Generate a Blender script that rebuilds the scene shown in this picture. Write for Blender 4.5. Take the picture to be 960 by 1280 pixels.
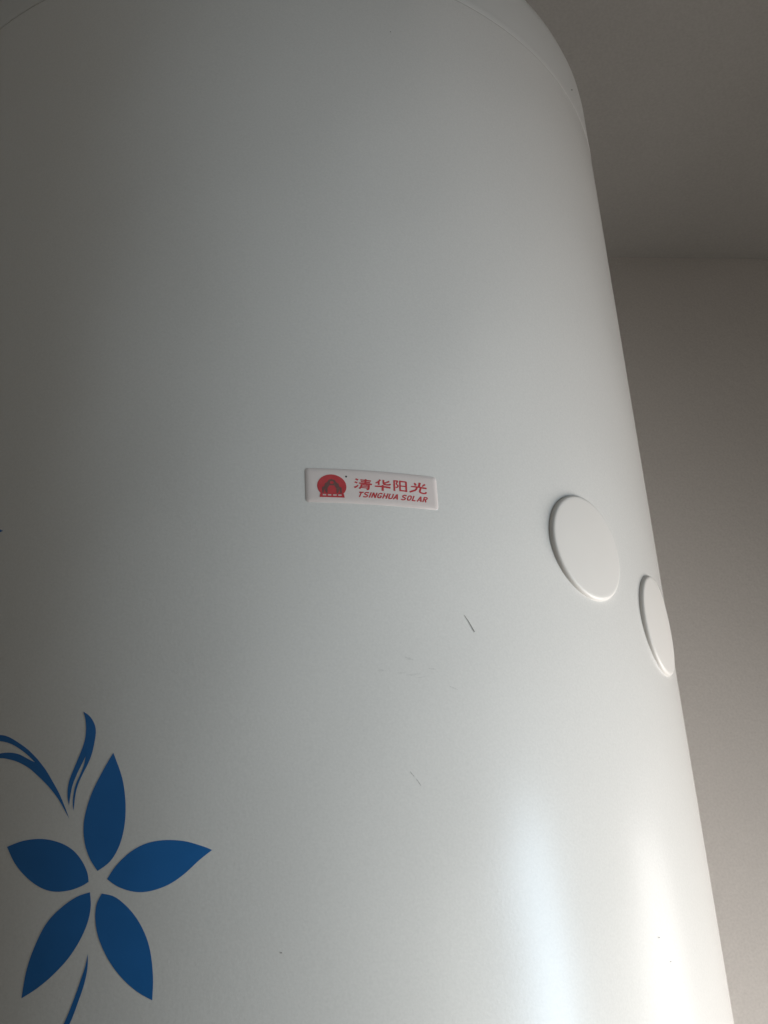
import bpy, bmesh, math, random
from mathutils import Vector, Matrix

# ------------------------------------------------------------------ scene, camera, light
for o in list(bpy.data.objects):
    bpy.data.objects.remove(o, do_unlink=True)
scene = bpy.context.scene
col = scene.collection
random.seed(7)

R = 0.24                       # tank radius in metres
CAM = Vector((0.0, -2.7945 * R, 0.0))
YAW, PITCH, ROLL, FPX = 0.1092, 0.4170, -0.0580, 1371.39   # focal length in photo pixels
PW, PH = 960.0, 1280.0

fwd = Vector((math.sin(YAW) * math.cos(PITCH), math.cos(YAW) * math.cos(PITCH), math.sin(PITCH)))
rgt = fwd.cross(Vector((0, 0, 1))).normalized()
upv = rgt.cross(fwd)
rgt, upv = (math.cos(ROLL) * rgt + math.sin(ROLL) * upv,
            -math.sin(ROLL) * rgt + math.cos(ROLL) * upv)

cam_data = bpy.data.cameras.new('camera')
cam = bpy.data.objects.new('camera', cam_data)
col.objects.link(cam)
cam.matrix_world = Matrix(((rgt.x, upv.x, -fwd.x, CAM.x),
                           (rgt.y, upv.y, -fwd.y, CAM.y),
                           (rgt.z, upv.z, -fwd.z, CAM.z),
                           (0, 0, 0, 1)))
cam_data.sensor_fit = 'VERTICAL'
cam_data.sensor_height = 24.0
cam_data.lens = 24.0 * FPX / PH
cam_data.clip_start = 0.01
cam_data.clip_end = 50
scene.camera = cam

scene.view_settings.view_transform = 'Standard'
scene.view_settings.look = 'None'
scene.view_settings.exposure = 0.0
scene.view_settings.gamma = 1.0
scene.view_settings.use_curve_mapping = False

world = bpy.data.worlds.new('World')
scene.world = world
world.use_nodes = True
bg = world.node_tree.nodes['Background']
bg.inputs['Color'].default_value = (1.0, 0.88, 0.74, 1)
bg.inputs['Strength'].default_value = 0.054

WIN_X = 1.30                   # plane of the window in the side wall, to the right of the tank
def pane_light(name, y0, y1, z0, z1, radiance, color, spread=180):
    a = (y1 - y0) * (z1 - z0)
    ld = bpy.data.lights.new(name, 'AREA')
    ld.shape = 'RECTANGLE'
    ld.size = y1 - y0
    ld.size_y = z1 - z0
    ld.energy = radiance * math.pi * a
    ld.color = color
    ld.spread = math.radians(spread)
    lo = bpy.data.objects.new(name, ld)
    col.objects.link(lo)
    lo.location = (WIN_X, (y0 + y1) / 2, (z0 + z1) / 2)
    # local -Z points to -X (into the room), local X along world Y
    lo.matrix_world = Matrix(((0, 0, 1, WIN_X), (1, 0, 0, (y0 + y1) / 2), (0, 1, 0, (z0 + z1) / 2), (0, 0, 0, 1)))
    return lo
WIN_TOP = 0.20
# lower sashes (bright, screened from above by the deep reveal) and the upper panes seen mirrored in the paint
pane_light('window_light', 0.00, 0.27, -0.80, -0.34, 11.6, (1.0, 0.945, 0.895), 110)
pane_light('window_light', -0.50, 0.00, -0.80, -0.34, 8.6, (1.0, 0.97, 0.945), 109)
pane_light('window_light', -1.30, -0.50, -0.80, -0.34, 8.8, (1.0, 0.94, 0.835), 97)
pane_light('window_light', -1.40, -0.68, -0.34, WIN_TOP, 5.7, (0.60, 0.81, 1.0), 76)
pane_light('window_light', -1.88, -1.48, -0.34, WIN_TOP - 0.07, 5.0, (0.89, 1.0, 0.95), 105)
pane_light('window_light', -0.05, 0.27, -0.34, WIN_TOP, 0.85, (1.0, 0.96, 0.94), 85)

# ------------------------------------------------------------------ helpers
def pixel_ray(x, y):
    return (fwd + rgt * ((x - PW / 2) / FPX) - upv * ((y - PH / 2) / FPX)).normalized()

def on_tank(x, y, rad=R):
    """photo pixel -> (angle, height) on the tank's shell (angle 0 faces -Y, grows towards +X)"""
    d = pixel_ray(x, y)
    a = d.x * d.x + d.y * d.y
    b = 2 * (CAM.x * d.x + CAM.y * d.y)
    c = CAM.x ** 2 + CAM.y ** 2 - rad * rad
    q = b * b - 4 * a * c
    if q < 0: q = 0.0
    t = (-b - math.sqrt(q)) / (2 * a)
    p = CAM + d * t
    return math.atan2(p.x, -p.y), p.z

def shell(th, z, rad=R):
    return Vector((rad * math.sin(th), -rad * math.cos(th), z))

def link_mesh(name, verts, faces, mat, parent=None, smooth=True, auto=None):
    me = bpy.data.meshes.new(name)
    me.from_pydata([tuple(v) for v in verts], [], faces)
    me.update()
    if smooth:
        me.polygons.foreach_set('use_smooth', [True] * len(me.polygons))
    me.materials.append(mat)
    o = bpy.data.objects.new(name, me)
    col.objects.link(o)
    if parent is not None:
        o.parent = parent
    if auto:
        try:
            me.set_sharp_from_angle(angle=math.radians(auto))
        except Exception:
            pass
    return o

def link_bm(name, bm, mat, parent=None, smooth=True, auto=None):
    bmesh.ops.recalc_face_normals(bm, faces=bm.faces)
    me = bpy.data.meshes.new(name)
    bm.to_mesh(me); bm.free()
    if smooth:
        me.polygons.foreach_set('use_smooth', [True] * len(me.polygons))
    me.materials.append(mat)
    o = bpy.data.objects.new(name, me)
    col.objects.link(o)
    if parent is not None:
        o.parent = parent
    if auto:
        try: me.set_sharp_from_angle(angle=math.radians(auto))
        except Exception: pass
    return o

def spline(pts, n=6):
    """Catmull-Rom through open list of 2D points"""
    out = []
    P = [pts[0]] + list(pts) + [pts[-1]]
    for i in range(1, len(P) - 2):
        p0, p1, p2, p3 = P[i - 1], P[i], P[i + 1], P[i + 2]
        for k in range(n):
            t = k / n
            out.append(tuple(0.5 * ((2 * p1[j]) + (-p0[j] + p2[j]) * t
                       + (2 * p0[j] - 5 * p1[j] + 4 * p2[j] - p3[j]) * t * t
                       + (-p0[j] + 3 * p1[j] - 3 * p2[j] + p3[j]) * t ** 3) for j in (0, 1)))
    out.append(tuple(pts[-1]))
    return out

def print_on_tank(name, outline, mat, parent, lift=0.00007, cut=0.006):
    """flat printed film: closed outline of (angle, height) pairs, laid on the curved shell"""
    bm = bmesh.new()
    outlines = outline if isinstance(outline[0], list) else [outline]
    for out in outlines:
        f = bm.faces.new([bm.verts.new((th * R, z, 0)) for th, z in out])
        f.normal_update()
        bmesh.ops.triangulate(bm, faces=[f], ngon_method='EAR_CLIP')
    # slice by vertical lines so the film follows the curve
    xs = [v.co.x for v in bm.verts]
    x = min(xs) + cut
    while x < max(xs):
        g = bm.verts[:] + bm.edges[:] + bm.faces[:]
        bmesh.ops.bisect_plane(bm, geom=g, plane_co=(x, 0, 0), plane_no=(1, 0, 0))
        x += cut
    for v in bm.verts:
        v.co = shell(v.co.x / R, v.co.y, R + lift)
    bm.normal_update()
    for f in bm.faces:
        c = f.calc_center_median()
        if f.normal.dot(Vector((c.x, c.y, 0))) < 0:
            f.normal_flip()
    me = bpy.data.meshes.new(name)
    bm.to_mesh(me); bm.free()
    me.polygons.foreach_set('use_smooth', [True] * len(me.polygons))
    me.materials.append(mat)
    o = bpy.data.objects.new(name, me)
    col.objects.link(o)
    o.parent = parent
    return o

def px_print(name, pts, mat, parent, **kw):
    return print_on_tank(name, [on_tank(x, y) for x, y in pts], mat, parent, **kw)

# ------------------------------------------------------------------ materials
def principled(name, color, rough=0.5, spec=0.5, coat=0.0, coat_rough=0.1):
    m = bpy.data.materials.new(name)
    m.use_nodes = True
    b = m.node_tree.nodes['Principled BSDF']
    b.inputs['Base Color'].default_value = (*color, 1)
    b.inputs['Roughness'].default_value = rough
    b.inputs['Specular IOR Level'].default_value = spec
    b.inputs['Coat Weight'].default_value = coat
    b.inputs['Coat Roughness'].default_value = coat_rough
    return m

def add_noise(m, color_a, color_b, scale, detail=6, bump=0.0, bump_scale=None, bump_dist=0.001, rough=None, lo=0.35, hi=0.65, grain=0.0, grain_scale=900):
    nt = m.node_tree; N = nt.nodes; L = nt.links
    b = N['Principled BSDF']
    tc = N.new('ShaderNodeTexCoord')
    n1 = N.new('ShaderNodeTexNoise')
    n1.inputs['Scale'].default_value = scale
    n1.inputs['Detail'].default_value = detail
    L.new(tc.outputs['Object'], n1.inputs['Vector'])
    cr = N.new('ShaderNodeValToRGB')
    cr.color_ramp.elements[0].position = lo
    cr.color_ramp.elements[1].position = hi
    cr.color_ramp.elements[0].color = (*color_a, 1)
    cr.color_ramp.elements[1].color = (*color_b, 1)
    L.new(n1.outputs['Fac'], cr.inputs['Fac'])
    L.new(cr.outputs['Color'], b.inputs['Base Color'])
    if grain:
        g = N.new('ShaderNodeTexNoise')
        g.inputs['Scale'].default_value = grain_scale
        g.inputs['Detail'].default_value = 2
        L.new(tc.outputs['Object'], g.inputs['Vector'])
        gm = N.new('ShaderNodeMapRange')
        gm.inputs['From Min'].default_value = 0.25; gm.inputs['From Max'].default_value = 0.75
        gm.inputs['To Min'].default_value = 1 - grain; gm.inputs['To Max'].default_value = 1 + grain
        L.new(g.outputs['Fac'], gm.inputs['Value'])
        mu = N.new('ShaderNodeVectorMath'); mu.operation = 'SCALE'
        L.new(cr.outputs['Color'], mu.inputs[0]); L.new(gm.outputs['Result'], mu.inputs['Scale'])
        L.new(mu.outputs['Vector'], b.inputs['Base Color'])
    if rough:
        mr = N.new('ShaderNodeMapRange')
        mr.inputs['To Min'].default_value = rough[0]
        mr.inputs['To Max'].default_value = rough[1]
        L.new(n1.outputs['Fac'], mr.inputs['Value'])
        L.new(mr.outputs['Result'], b.inputs['Roughness'])
    if bump:
        n2 = N.new('ShaderNodeTexNoise')
        n2.inputs['Scale'].default_value = bump_scale
        n2.inputs['Detail'].default_value = 4
        L.new(tc.outputs['Object'], n2.inputs['Vector'])
        bp = N.new('ShaderNodeBump')
        bp.inputs['Strength'].default_value = bump
        bp.inputs['Distance'].default_value = bump_dist
        L.new(n2.outputs['Fac'], bp.inputs['Height'])
        L.new(bp.outputs['Normal'], b.inputs['Normal'])
    return m

m_tank = add_noise(principled('tank_paint', (0.76, 0.765, 0.75), 0.26),
                   (0.76, 0.752, 0.728), (0.775, 0.767, 0.743), 5, lo=0.2, hi=0.8, bump=0.10, bump_scale=700, bump_dist=0.0004, grain=0.035, grain_scale=1000)
def add_ripple(m, scale, dist):
    nt = m.node_tree; N = nt.nodes; L = nt.links
    b = N['Principled BSDF']
    tc = N.new('ShaderNodeTexCoord'); nz = N.new('ShaderNodeTexNoise'); bp = N.new('ShaderNodeBump')
    nz.inputs['Scale'].default_value = scale; nz.inputs['Detail'].default_value = 1
    L.new(tc.outputs['Object'], nz.inputs['Vector'])
    bp.inputs['Distance'].default_value = dist; bp.inputs['Strength'].default_value = 1.0
    L.new(nz.outputs['Fac'], bp.inputs['Height'])
    prev = b.inputs['Normal'].links[0].from_node
    L.new(bp.outputs['Normal'], prev.inputs['Normal'])
add_ripple(m_tank, 9, 0.0022)
m_cap = add_noise(principled('cap_paint', (0.74, 0.74, 0.72), 0.36),
                  (0.73, 0.73, 0.71), (0.755, 0.755, 0.735), 12, bump=0.10, bump_scale=600, bump_dist=0.0004)
m_plug = add_noise(principled('plug_plastic', (0.74, 0.70, 0.65), 0.40),
                   (0.795, 0.77, 0.735), (0.81, 0.785, 0.75), 30, bump=0.06, bump_scale=900, bump_dist=0.0003)
m_gap = principled('joint_sealant', (0.50, 0.49, 0.47), 0.8)
m_steel = add_noise(principled('bracket_steel', (0.45, 0.45, 0.45), 0.4), (0.4, 0.4, 0.4), (0.5, 0.5, 0.5), 40)
m_blue = add_noise(principled('blue_print', (0.012, 0.135, 0.45), 0.38), (0.014, 0.146, 0.425), (0.017, 0.158, 0.455), 60)
m_sticker = add_noise(principled('sticker_resin', (0.66, 0.60, 0.57), 0.09, coat=0.5, coat_rough=0.05),
                      (0.775, 0.70, 0.675), (0.795, 0.72, 0.695), 120)
m_red = add_noise(principled('red_print', (0.50, 0.035, 0.045), 0.2), (0.53, 0.06, 0.07), (0.58, 0.075, 0.085), 300)
m_dark = add_noise(principled('grey_print', (0.13, 0.10, 0.095), 0.25), (0.17, 0.085, 0.08), (0.20, 0.10, 0.095), 300)
m_pale = add_noise(principled('pale_print', (0.62, 0.50, 0.48), 0.25), (0.6, 0.48, 0.46), (0.64, 0.52, 0.5), 300)
m_black = principled('black_print', (0.02, 0.02, 0.02), 0.3)
m_scuff = add_noise(principled('scuff_grey', (0.16, 0.16, 0.15), 0.6), (0.22, 0.22, 0.21), (0.32, 0.32, 0.31), 200)
m_speck = principled('dust_speck', (0.32, 0.31, 0.29), 0.8)
m_wall = add_noise(principled('wall_plaster', (0.62, 0.59, 0.55), 0.75, spec=0.3),
                   (0.83, 0.80, 0.77), (0.855, 0.825, 0.795), 6, bump=0.35, bump_scale=110, bump_dist=0.001, grain=0.06, grain_scale=450)
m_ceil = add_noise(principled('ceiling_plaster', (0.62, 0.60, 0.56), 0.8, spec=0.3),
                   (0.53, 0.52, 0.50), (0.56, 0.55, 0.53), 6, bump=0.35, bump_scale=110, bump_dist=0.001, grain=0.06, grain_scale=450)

def smudge_mat(name, alpha):
    m = principled(name, (0.22, 0.22, 0.21), 0.6)
    nt = m.node_tree; N = nt.nodes; L = nt.links
    tr = N.new('ShaderNodeBsdfTransparent'); mx = N.new('ShaderNodeMixShader')
    tc = N.new('ShaderNodeTexCoord'); nz = N.new('ShaderNodeTexNoise')
    nz.inputs['Scale'].default_value = 900; nz.inputs['Detail'].default_value = 3
    L.new(tc.outputs['Object'], nz.inputs['Vector'])
    mr = N.new('ShaderNodeMapRange')
    mr.inputs['From Min'].default_value = 0.3; mr.inputs['From Max'].default_value = 0.7
    mr.inputs['To Max'].default_value = alpha
    L.new(nz.outputs['Fac'], mr.inputs['Value'])
    L.new(mr.outputs['Result'], mx.inputs['Fac'])
    L.new(tr.outputs['BSDF'], mx.inputs[1])
    L.new(N['Principled BSDF'].outputs['BSDF'], mx.inputs[2])
    L.new(mx.outputs['Shader'], N['Material Output'].inputs['Surface'])
    return m
m_smudge = smudge_mat('smudge_film', 0.12)
m_scratch = smudge_mat('scratch_film', 0.55)

# ------------------------------------------------------------------ setting: wall and ceiling
WALL_Y = 0.30
CEIL_Z = 0.7385
def slab(name, lo, hi, mat):
    bm = bmesh.new()
    bmesh.ops.create_cube(bm, size=1.0)
    for v in bm.verts:
        v.co = Vector([lo[i] + (v.co[i] + 0.5) * (hi[i] - lo[i]) for i in range(3)])
    o = link_bm(name, bm, mat, smooth=False)
    o['kind'] = 'structure'
    return o
wall = slab('wall', (-2.0, WALL_Y, -1.4), (1.6, WALL_Y + 0.12, CEIL_Z + 0.05), m_wall)
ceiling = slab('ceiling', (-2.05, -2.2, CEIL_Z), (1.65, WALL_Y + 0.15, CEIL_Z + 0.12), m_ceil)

# ------------------------------------------------------------------ the tank
Z_SEAM = 2.2102 * R
Z_BOT = -0.62
tank = bpy.data.objects.new('water_tank', None)
col.objects.link(tank)
tank['label'] = 'white cylindrical water tank with round plugs, red sticker and blue flower print'
tank['category'] = 'water tank'
tank.location = (0, 0, 0)

def lathe(profile, seg=256):
    verts, faces = [], []
    n = len(profile)
    for i in range(seg):
        a = 2 * math.pi * i / seg
        for (r, z) in profile:
            verts.append((r * math.sin(a), -r * math.cos(a), z))
    for i in range(seg):
        j = (i + 1) % seg
        for k in range(n - 1):
            faces.append((i * n + k, j * n + k, j * n + k + 1, i * n + k + 1))
    return verts, faces

# shell
prof = [(R - 0.004, Z_BOT + 0.001)] + [(R, Z_BOT + (Z_SEAM - Z_BOT) * k / 12) for k in range(13)] + [(R - 0.004, Z_SEAM - 0.0001)]
v, f = lathe(prof)
link_mesh('shell', v, f, m_tank, tank, auto=40)

# top end cap: short straight lip, rounded shoulder, shallow dome
def cap_profile(z0, sgn, lip=0.040, sh=0.05, dome=0.02, rr=R + 0.00005):
    p = [(R - 0.006, z0 + sgn * 0.0008), (rr - 0.0001, z0 + sgn * 0.0008), (rr, z0 + sgn * 0.0009)]
    for k in range(1, 13):       # soft rolled bead, then the straight lip
        p.append((rr + 0.00016 * math.sin(math.pi * k / 12) ** 2, z0 + sgn * (0.0010 + 0.0075 * k / 12)))
    p.append((rr, z0 + sgn * lip))
    for k in range(1, 13):
        a = math.pi / 2 * k / 12
        p.append((rr - sh * (1 - math.cos(a)), z0 + sgn * (lip + sh * 0.8 * math.sin(a))))
    r1 = p[-1][0]; z1 = p[-1][1]
    for k in range(1, 9):
        t = k / 8
        p.append((max(r1 * (1 - t), 0.0006), z1 + sgn * dome * (1 - (1 - t) ** 2)))
    return p
v, f = lathe(cap_profile(Z_SEAM, 1))
link_mesh('top_cap', v, f, m_cap, tank, auto=35)
v, f = lathe(cap_profile(Z_BOT, -1))
f = [tuple(reversed(q)) for q in f]
link_mesh('bottom_cap', v, f, m_cap, tank, auto=35)
# dark joint between the shell and the cap
v, f = lathe([(R - 0.0035, Z_SEAM - 0.0008), (R - 0.0001, Z_SEAM - 0.0002), (R - 0.0001, Z_SEAM + 0.0009), (R - 0.0035, Z_SEAM + 0.001)])
link_mesh('joint_ring', v, f, m_gap, tank)

# wall brackets behind the tank
for zz in (0.30, -0.35):
    bm = bmesh.new()
    bmesh.ops.create_cube(bm, size=1.0)
    for vv in bm.verts:
        vv.co = Vector((vv.co.x * 0.16, (R - 0.006) + (vv.co.y + 0.5) * (WALL_Y - R + 0.006), zz + vv.co.z * 0.05))
    link_bm('wall_bracket', bm, m_steel, tank, smooth=False)

# round cover plugs
def plug(th0, z0, rad, thick, edge=0.0020, flat=0.22):
    prof = [(0.0, thick + 0.0006), (0.5, thick + 0.00045), (0.8, thick + 0.00015)]
    rin = 1 - edge / rad
    pts = []
    for k in range(0, 3):
        pts.append((prof[k][0] * rad, prof[k][1]))
    pts.append((rin * rad * 0.97, thick))
    for k in range(1, 9):
        a = math.pi / 2 * k / 8
        pts.append((rad - edge + edge * math.sin(a), thick - edge * (1 - math.cos(a))))
    pts.append((rad + 0.0003, -0.0012))
    seg = 96
    verts, faces = [], []
    n = len(pts)
    for i in range(seg):
        a = 2 * math.pi * i / seg
        for (r, h) in pts:
            u = r * math.cos(a); w = r * math.sin(a)
            th = th0 + u / R
            sag = (u * u) / (2 * R) * flat if h > 0 else 0     # a stiff disc bends less than the shell
            verts.append(shell(th, z0 + w, R + h + sag))
    for i in range(seg):
        j = (i + 1) % seg
        for k in range(n - 1):
            if k == 0:
                continue
            faces.append((i * n + k, i * n + k + 1, j * n + k + 1, j * n + k))
    c = len(verts)
    verts.append(shell(th0, z0, R + thick + 0.0006))
    for i in range(seg):
        j = (i + 1) % seg
        faces.append((c, i * n + 1, j * n + 1))
    o = link_mesh('cover_plug', verts, faces, m_plug, tank)
    bm = bmesh.new(); bm.from_mesh(o.data)
    bmesh.ops.recalc_face_normals(bm, faces=bm.faces)
    bm.to_mesh(o.data); bm.free()
    o.data.polygons.foreach_set('use_smooth', [True] * len(o.data.polygons))
    return o
p1 = plug(0.681, 0.8133 * R, 0.1124 * R, 0.0020)
p1['label'] = 'round cream plastic cover plug, the higher of the two, closer to the sticker'
p2 = plug(0.992, (0.8133 - 0.0952) * R, 0.1124 * R, 0.0020)
p2['label'] = 'round cream plastic cover plug, the lower one at the edge of the tank'

# ------------------------------------------------------------------ sticker
ST_TH, ST_Z, ST_HW, ST_HH = 0.1827, 0.8561 * R, 0.1261 * R, 0.0342 * R
ST_T = 0.00048
def st(u, w, h=0.0):
    """sticker coordinates: u, w in metres from its middle, h above the shell"""
    return shell(ST_TH + u / R, ST_Z + w, R + h)

def rounded_rect(hw, hh, r, n=8):
    out = []
    for (cx, cy, a0) in ((hw - r, hh - r, 0), (-hw + r, hh - r, 90), (-hw + r, -hh + r, 180), (hw - r, -hh + r, 270)):
        for k in range(n + 1):
            a = math.radians(a0 + 90 * k / n)
            out.append((cx + r * math.cos(a), cy + r * math.sin(a)))
    return out
def make_sticker():
    rings = []
    rc = 0.0016
    for (ins, h) in ((0.0, 0.0), (0.0, 0.00008), (0.0003, 0.0002), (0.0008, 0.00034), (0.0014, 0.00043), (0.0020, ST_T), (0.0031, ST_T + 0.00001)):
        rings.append((rounded_rect(ST_HW - ins, ST_HH - ins, max(rc - ins * 0.4, 0.0006)), h))
    bm = bmesh.new()
    prev = None
    for ring, h in rings:
        vs = [bm.verts.new((x, y, h)) for x, y in ring]
        if prev:
            for i in range(len(vs)):
                j = (i + 1) % len(vs)
                bm.faces.new((prev[i], prev[j], vs[j], vs[i]))
        prev = vs
    bm.faces.new(prev)
    x = -ST_HW + 0.0015
    while x < ST_HW:
        bmesh.ops.bisect_plane(bm, geom=bm.verts[:] + bm.edges[:] + bm.faces[:], plane_co=(x, 0, 0), plane_no=(1, 0, 0))
        x += 0.0015
    for vtx in bm.verts:
        vtx.co = st(vtx.co.x, vtx.co.y, vtx.co.z)
    return link_bm('sticker', bm, m_sticker, tank, auto=60)
sticker = make_sticker()
sticker['label'] = 'small glossy pale sticker with red emblem and red lettering'

def st_film(name, polys, mat, lift=0.00006):
    """flat print on the sticker: list of closed outlines in sticker coordinates (metres)"""
    bm = bmesh.new()
    for poly in polys:
        vs = [bm.verts.new((x, y, 0)) for x, y in poly]
        fc = bm.faces.new(vs)
        fc.normal_update()
    bmesh.ops.triangulate(bm, faces=bm.faces[:], ngon_method='EAR_CLIP')
    x = -ST_HW
    while x < ST_HW:
        bmesh.ops.bisect_plane(bm, geom=bm.verts[:] + bm.edges[:] + bm.faces[:], plane_co=(x, 0, 0), plane_no=(1, 0, 0))
        x += 0.002
    for vtx in bm.verts:
        vtx.co = st(vtx.co.x, vtx.co.y, ST_T + lift)
    bm.normal_update()
    for fc in bm.faces:
        c = fc.calc_center_median()
        if fc.normal.dot(Vector((c.x, c.y, 0))) < 0:
            fc.normal_flip()
    me = bpy.data.meshes.new(name)
    bm.to_mesh(me); bm.free()
    me.materials.append(mat)
    o = bpy.data.objects.new(name, me)
    col.objects.link(o)
    o.parent = sticker
    return o

def px_st(x, y):
    th, z = on_tank(x, y, R + ST_T)
    return ((th - ST_TH) * R, z - ST_Z)

# brush strokes: polyline with a width at each point -> closed outline
def stroke(pts, widths):
    n = len(pts)
    L_, R_ = [], []
    for i in range(n):
        a = pts[max(i - 1, 0)]; b = pts[min(i + 1, n - 1)]
        dx, dy = b[0] - a[0], b[1] - a[1]
        l = math.hypot(dx, dy) or 1e-9
        nx, ny = -dy / l, dx / l
        w = widths[i] / 2
        L_.append((pts[i][0] + nx * w, pts[i][1] + ny * w))
        R_.append((pts[i][0] - nx * w, pts[i][1] - ny * w))
    return L_ + R_[::-1]
BOLD = 1.0
def S(*p, w=1.0, w2=None):
    pts = spline(list(p), 5) if len(p) > 2 else [p[0], ((p[0][0] + p[1][0]) / 2, (p[0][1] + p[1][1]) / 2), p[1]]
    n = len(pts)
    w2 = (w if w2 is None else w2) * BOLD
    w = w * BOLD
    return stroke(pts, [w + (w2 - w) * i / (n - 1) for i in range(n)])
# characters drawn in a 10 x 8 box, y up, in a flat wide clerical hand
BOLD = 1.15
CH = [
  [  # qing
    S((0.2, 7.4), (1.7, 6.7), w=0.9, w2=1.2), S((0.0, 5.0), (1.5, 4.4), w=0.9, w2=1.2), S((0.1, 0.6), (1.2, 1.3), (2.2, 2.9), w=1.3, w2=0.6),
    S((3.0, 7.0), (9.2, 7.0), w=0.85), S((3.4, 5.7), (8.8, 5.7), w=0.85), S((2.4, 4.4), (10.0, 4.4), w=0.9, w2=1.1),
    S((6.1, 8.0), (6.1, 4.4), w=0.95),
    S((4.0, 3.7), (3.9, 1.6), (3.0, 0.0), w=0.9, w2=1.0), S((4.0, 3.3), (8.4, 3.3), w=0.75), S((8.3, 3.7), (8.3, 0.4), (7.2, 0.0), w=1.0, w2=0.8),
    S((4.2, 2.2), (8.2, 2.2), w=0.65), S((4.2, 1.1), (8.2, 1.1), w=0.65)],
  [  # hua
    S((3.4, 8.0), (2.2, 6.4), (0.4, 5.0), w=1.0, w2=0.8), S((2.4, 6.5), (2.4, 3.9), w=1.05),
    S((9.2, 7.4), (7.2, 6.2), (5.2, 5.4), w=1.0, w2=0.8), S((5.4, 8.0), (5.5, 5.4), (6.6, 4.6), (9.4, 4.8), (9.6, 5.6), w=1.05, w2=0.9),
    S((0.0, 2.7), (5.0, 2.9), (10.0, 2.6), w=0.9, w2=1.25), S((5.0, 4.1), (5.0, -0.3), w=1.15)],
  [  # yang
    S((0.9, 7.8), (0.9, -0.2), w=1.05), S((0.9, 7.4), (3.6, 7.4), w=0.85), S((3.5, 7.5), (2.5, 5.3), (3.6, 3.8), (2.6, 2.6), (1.8, 2.7), w=0.95, w2=0.8),
    S((5.0, 7.6), (5.0, 0.0), w=1.05), S((4.6, 7.4), (9.8, 7.4), w=0.9), S((9.4, 7.6), (9.4, -0.1), w=1.15),
    S((5.0, 4.0), (9.4, 4.0), w=0.8), S((5.0, 0.6), (9.4, 0.6), w=0.9)],
  [  # guang
    S((5.0, 8.2), (5.0, 4.4), w=1.15), S((1.8, 7.4), (3.1, 5.6), w=0.9, w2=1.2), S((8.4, 7.5), (7.0, 5.5), w=1.2, w2=0.8),
    S((0.2, 4.3), (5.0, 4.5), (9.9, 4.2), w=0.85, w2=1.15),
    S((3.9, 4.2), (3.4, 1.9), (0.2, -0.2), w=1.0, w2=1.2), S((6.3, 4.2), (6.2, 1.2), (7.2, 0.2), (9.6, 0.0), (10.2, 1.3), w=1.05, w2=1.0)],
]
# each character's box on the photograph: left-bottom, right-bottom, left-top corners
BOX = [((442.5, 610.2), (464.2, 612.6), (444.0, 597.6)), ((468.5, 612.2), (488.0, 614.2), (468.8, 599.0)),
       ((491.5, 613.2), (509.0, 615.2), (491.0, 599.8)), ((511.8, 614.6), (532.0, 617.2), (514.5, 602.6))]
polys = []
for ch, (lb, rb, lt) in zip(CH, BOX):
    a, b, c = px_st(*lb), px_st(*rb), px_st(*lt)
    for poly in ch:
        polys.append([(a[0] + (b[0] - a[0]) * x / 10 + (c[0] - a[0]) * y / 8,
                       a[1] + (b[1] - a[1]) * x / 10 + (c[1] - a[1]) * y / 8) for x, y in poly])
st_film('chinese_lettering', polys, m_red)

# Latin line: bold slanted capitals, drawn as strokes in a 6 x 8 box
BOLD = 1.1
def latin(chr_):
    w = 1.7
    D = {
     'T': [S((0, 7.2), (6, 7.2), w=1.7), S((3, 7), (3, 0), w=w)],
     'S': [S((5.6, 6.4), (4.4, 7.3), (1.6, 7.2), (0.7, 5.8), (2.0, 4.5), (4.4, 3.6), (5.4, 2.2), (4.4, 0.8), (1.6, 0.7), (0.2, 1.7), w=1.6)],
     'I': [S((1, 8), (1, 0), w=w)],
     'N': [S((0.8, 0), (0.8, 8), w=w), S((0.9, 7.6), (5.3, 0.4), w=1.8), S((5.4, 8), (5.4, 0), w=w)],
     'G': [S((5.6, 6.2), (4.2, 7.3), (2.0, 7.1), (0.8, 5.4), (0.8, 2.6), (2.0, 0.9), (4.2, 0.7), (5.5, 1.6), w=1.6), S((5.2, 0.6), (5.2, 3.9), w=1.5), S((3.2, 3.5), (5.9, 3.5), w=1.3)],
     'H': [S((0.8, 0), (0.8, 8), w=w), S((5.4, 8), (5.4, 0), w=w), S((0.8, 4.0), (5.4, 4.0), w=1.5)],
     'U': [S((0.8, 8), (0.8, 2.6), (1.8, 0.9), (3.1, 0.7), (4.4, 0.9), (5.4, 2.6), (5.4, 8), w=1.65)],
     'A': [S((0.2, 0), (3.0, 7.8), w=1.7), S((3.0, 7.8), (5.8, 0), w=1.7), S((1.3, 2.3), (4.8, 2.3), w=1.3)],
     'O': [S((3.1, 7.2), (1.5, 6.7), (0.8, 4.0), (1.5, 1.3), (3.1, 0.8), (4.7, 1.3), (5.4, 4.0), (4.7, 6.7), (3.1, 7.2), w=1.6)],
     'L': [S((0.8, 8), (0.8, 0), w=w), S((0.8, 0.8), (5.2, 0.8), w=1.6)],
     'R': [S((0.8, 0), (0.8, 8), w=w), S((0.8, 7.2), (3.8, 7.2), (5.0, 6.4), (5.0, 5.0), (3.8, 4.0), (0.8, 3.9), w=1.5), S((2.9, 3.9), (5.3, 0), w=1.7)],
    }
    return D[chr_]
polys = []
A, B, C_ = px_st(446.5, 621.2), px_st(533.2, 628.2), px_st(449.2, 614.6)
adv = {'I': 3.4, ' ': 3.2}
word = 'TSINGHUA SOLAR'
total = sum(adv.get(k, 7.6) for k in word) - 1.3
x0 = 0.0
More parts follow.
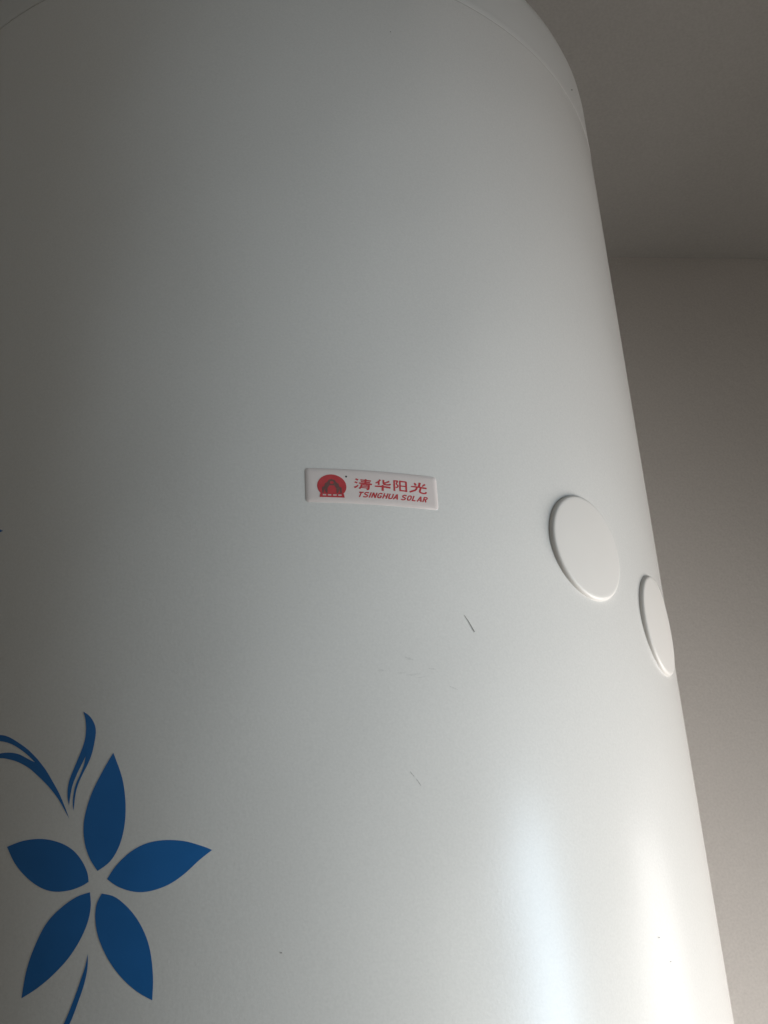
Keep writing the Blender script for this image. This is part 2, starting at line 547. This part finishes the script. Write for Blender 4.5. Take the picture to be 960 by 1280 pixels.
for k in word:
    if k != ' ':
        for poly in latin(k):
            polys.append([(A[0] + (B[0] - A[0]) * (x0 + x) / total + (C_[0] - A[0]) * y / 8,
                           A[1] + (B[1] - A[1]) * (x0 + x) / total + (C_[1] - A[1]) * y / 8) for x, y in poly])
    x0 += adv.get(k, 7.6)
st_film('latin_lettering', polys, m_red)

# emblem: red flattened disc with a dark gateway, standing on a red base with pale marks
e_l, e_r, e_t, e_b = px_st(396.5, 607), px_st(433.5, 609), px_st(415, 592.5), px_st(415, 621)
EX = px_st(414.8, 607.6)
ew = (e_r[0] - e_l[0]) / 2
eh = (e_t[1] - e_b[1]) / 2
def E_(u, w):
    return (EX[0] + u * ew, EX[1] + w * eh)
disc = []
for k in range(48):
    a = 2 * math.pi * k / 48
    x, y = math.cos(a), math.sin(a)
    disc.append(E_(x * 0.99, max(y * 1.02, -0.72)))
st_film('emblem_disc', [disc], m_red)
gate = [[E_(-0.66, -0.62), E_(-0.66, -0.12), E_(-0.50, -0.02), E_(-0.46, 0.22), E_(-0.30, 0.34), E_(-0.22, 0.52), E_(0.0, 0.62), E_(0.22, 0.52), E_(0.30, 0.34),
         E_(0.46, 0.22), E_(0.50, -0.02), E_(0.66, -0.12), E_(0.66, -0.62), E_(0.56, -0.62), E_(0.52, -0.25), E_(0.40, -0.62), E_(0.30, -0.62),
         E_(0.30, -0.20), E_(0.16, 0.06), E_(-0.16, 0.06), E_(-0.30, -0.20), E_(-0.30, -0.62), E_(-0.40, -0.62), E_(-0.52, -0.25), E_(-0.56, -0.62)]]
st_film('emblem_gateway', gate, m_dark, lift=0.00010)
st_film('emblem_roundel', [[E_(0.13 * math.cos(2 * math.pi * k / 16), 0.30 + 0.13 * math.sin(2 * math.pi * k / 16)) for k in range(16)]], m_red, lift=0.00014)
st_film('emblem_base', [[E_(-0.80, -0.66), E_(0.80, -0.66), E_(0.84, -0.98), E_(-0.84, -0.98)]], m_red, lift=0.00010)
st_film('emblem_marks', [[E_(x - 0.12, -0.72), E_(x + 0.12, -0.72), E_(x + 0.11, -0.84), E_(x - 0.11, -0.84)] for x in (-0.52, -0.18, 0.18, 0.52)], m_pale, lift=0.00014)
RX = px_st(432.6, 595.8)
st_film('registered_mark', [[(RX[0] + 0.00045 * math.cos(2 * math.pi * k / 14), RX[1] + 0.00045 * math.sin(2 * math.pi * k / 14)) for k in range(14)]], m_black)

# ------------------------------------------------------------------ blue flower print
def z3(p): return (p[0] / 3.047, 860 + p[1] / 3.047)
def z6(p): return (p[0] / 6.857, 880 + p[1] / 6.857)
def closed(*sides):
    out = []
    for s_ in sides:
        q = spline(s_, 5)
        out += q[:-1]
    return out
PETALS = [
  ([(432, 247), (465, 340), (478, 430), (475, 520), (455, 600), (420, 660), (372, 697)],
   [(372, 697), (345, 655), (325, 600), (318, 540), (325, 480), (350, 400), (395, 310), (432, 247)]),
  ([(408, 728), (440, 680), (490, 630), (550, 595), (620, 580), (700, 583), (770, 602), (808, 617)],
   [(808, 617), (760, 655), (700, 710), (640, 750), (570, 774), (510, 776), (450, 757), (408, 728)]),
  ([(388, 783), (440, 797), (500, 850), (545, 920), (572, 1000), (583, 1100), (580, 1190)],
   [(580, 1190), (520, 1155), (460, 1100), (410, 1030), (375, 950), (363, 880), (368, 825), (388, 783)]),
  ([(343, 778), (346, 830), (335, 890), (305, 960), (260, 1030), (200, 1095), (140, 1145), (82, 1182)],
   [(82, 1182), (100, 1080), (130, 990), (175, 900), (230, 840), (290, 797), (343, 778)]),
  ([(338, 738), (310, 755), (260, 772), (200, 775), (145, 755), (95, 715), (55, 665), (27, 605)],
   [(27, 605), (90, 582), (160, 575), (225, 588), (275, 615), (310, 655), (332, 700), (338, 738)]),
]
flower = bpy.data.objects.new('flower_print', None)
col.objects.link(flower)
flower.parent = tank
flower['label'] = 'blue printed flower with five pointed petals, curled leaves and a stem'
for a_, b_ in PETALS:
    px_print('petal', [z3(p) for p in closed(a_, b_)], m_blue, flower)
stem = closed([(335, 1012), (333, 1070), (320, 1130), (300, 1190), (265, 1280), (205, 1390), (120, 1500), (40, 1570)],
              [(40, 1570), (110, 1490), (185, 1390), (243, 1280), (280, 1190), (305, 1120), (325, 1060), (335, 1012)])
px_print('stem', [z3(p) for p in stem], m_blue, flower)
leaf_r = closed([(715, 65), (770, 105), (810, 170), (822, 240), (810, 330), (790, 420), (760, 500), (710, 600), (670, 690), (645, 790), (632, 915)],
                [(632, 915), (625, 860), (630, 780), (650, 690), (690, 600), (720, 520), (735, 445)],
                [(735, 445), (705, 510), (665, 590), (625, 690), (605, 780), (592, 870)],
                [(592, 870), (580, 800), (582, 720), (600, 640), (640, 540), (690, 420), (725, 320), (738, 220), (732, 130), (715, 65)])
px_print('curled_leaf', [z6(p) for p in leaf_r], m_blue, flower, cut=0.002)
up_top = [(320, 470), (240, 390), (150, 325), (70, 280), (0, 265), (-90, 270), (-200, 310), (-290, 380)]
up_low = [(-290, 380), (-180, 330), (-90, 312), (0, 318), (90, 340), (170, 385), (240, 440), (300, 500)]
trunk = [(595, 985), (560, 890), (510, 770), (450, 660), (390, 560), (320, 470)]
low_top = [(300, 500), (240, 470), (160, 430), (80, 417), (0, 425), (-100, 460), (-220, 540)]
low_low = [(-220, 540), (-100, 490), (0, 465), (80, 475), (160, 500), (250, 550), (330, 620), (400, 690), (460, 760), (510, 830), (555, 910), (595, 985)]
branch = spline(up_top, 5) + spline(up_low, 5)[1:]
body = spline(trunk, 5) + spline(low_top, 5) + spline(low_low, 5)[1:-1]
print_on_tank('curled_leaf', [[on_tank(*z6(p)) for p in q] for q in (branch, body)], m_blue, flower, cut=0.002)
# tip of a further tendril that just reaches the picture
px_print('tendril', closed([(4.2, 663.6), (-6, 668.5), (-20, 678), (-34, 700)], [(-34, 700), (-22, 671), (-8, 660.5), (4.2, 663.6)]), m_blue, flower, cut=0.002)

# ------------------------------------------------------------------ small marks on the shell
def scuff(pts, widths, mat=m_scuff, name='scuff_mark', lift=0.00012):
    px_print(name, stroke(pts, widths), mat, tank, lift=lift, cut=0.004)
scuff([(580, 769), (585, 776), (589, 783), (593, 790)], [0.4, 0.7, 1.0, 1.15])
scuff([(512.5, 964.5), (517, 970), (521.5, 975.5), (526, 982)], [0.6, 1.3, 1.2, 0.9], m_scratch)
for (x, y, l, a, w) in ((511, 823, 6, 20, 3.0), (517, 843, 9, -5, 2.6), (476, 838, 4, 0, 3), (567, 860, 6, 25, 2.2), (502, 841, 6, 0, 1.8), (540, 836, 5, 10, 2.0), (528, 846, 8, -10, 1.6)):
    ca, sa = math.cos(math.radians(a)), math.sin(math.radians(a))
    scuff([(x - l * ca, y - l * sa), (x - l * .3 * ca, y - l * .3 * sa + .4), (x + l * .4 * ca, y + l * .4 * sa), (x + l * ca, y + l * sa)], [0.4, w, w * .8, 0.4], m_smudge, 'smudge')
for (x, y, r_) in ((351.5, 1191, 0.9), (488, 40, 0.65), (714.5, 112.5, 0.85), (823.5, 1172, 0.75), (838, 1202, 0.7)):
    px_print('dust_speck', [(x + r_ * 1.3 * math.cos(2 * math.pi * k / 8 + .3), y + r_ * (1 + .3 * math.sin(3 * k)) * math.sin(2 * math.pi * k / 8 + .3)) for k in range(8)],
             m_speck, tank, lift=0.00015)
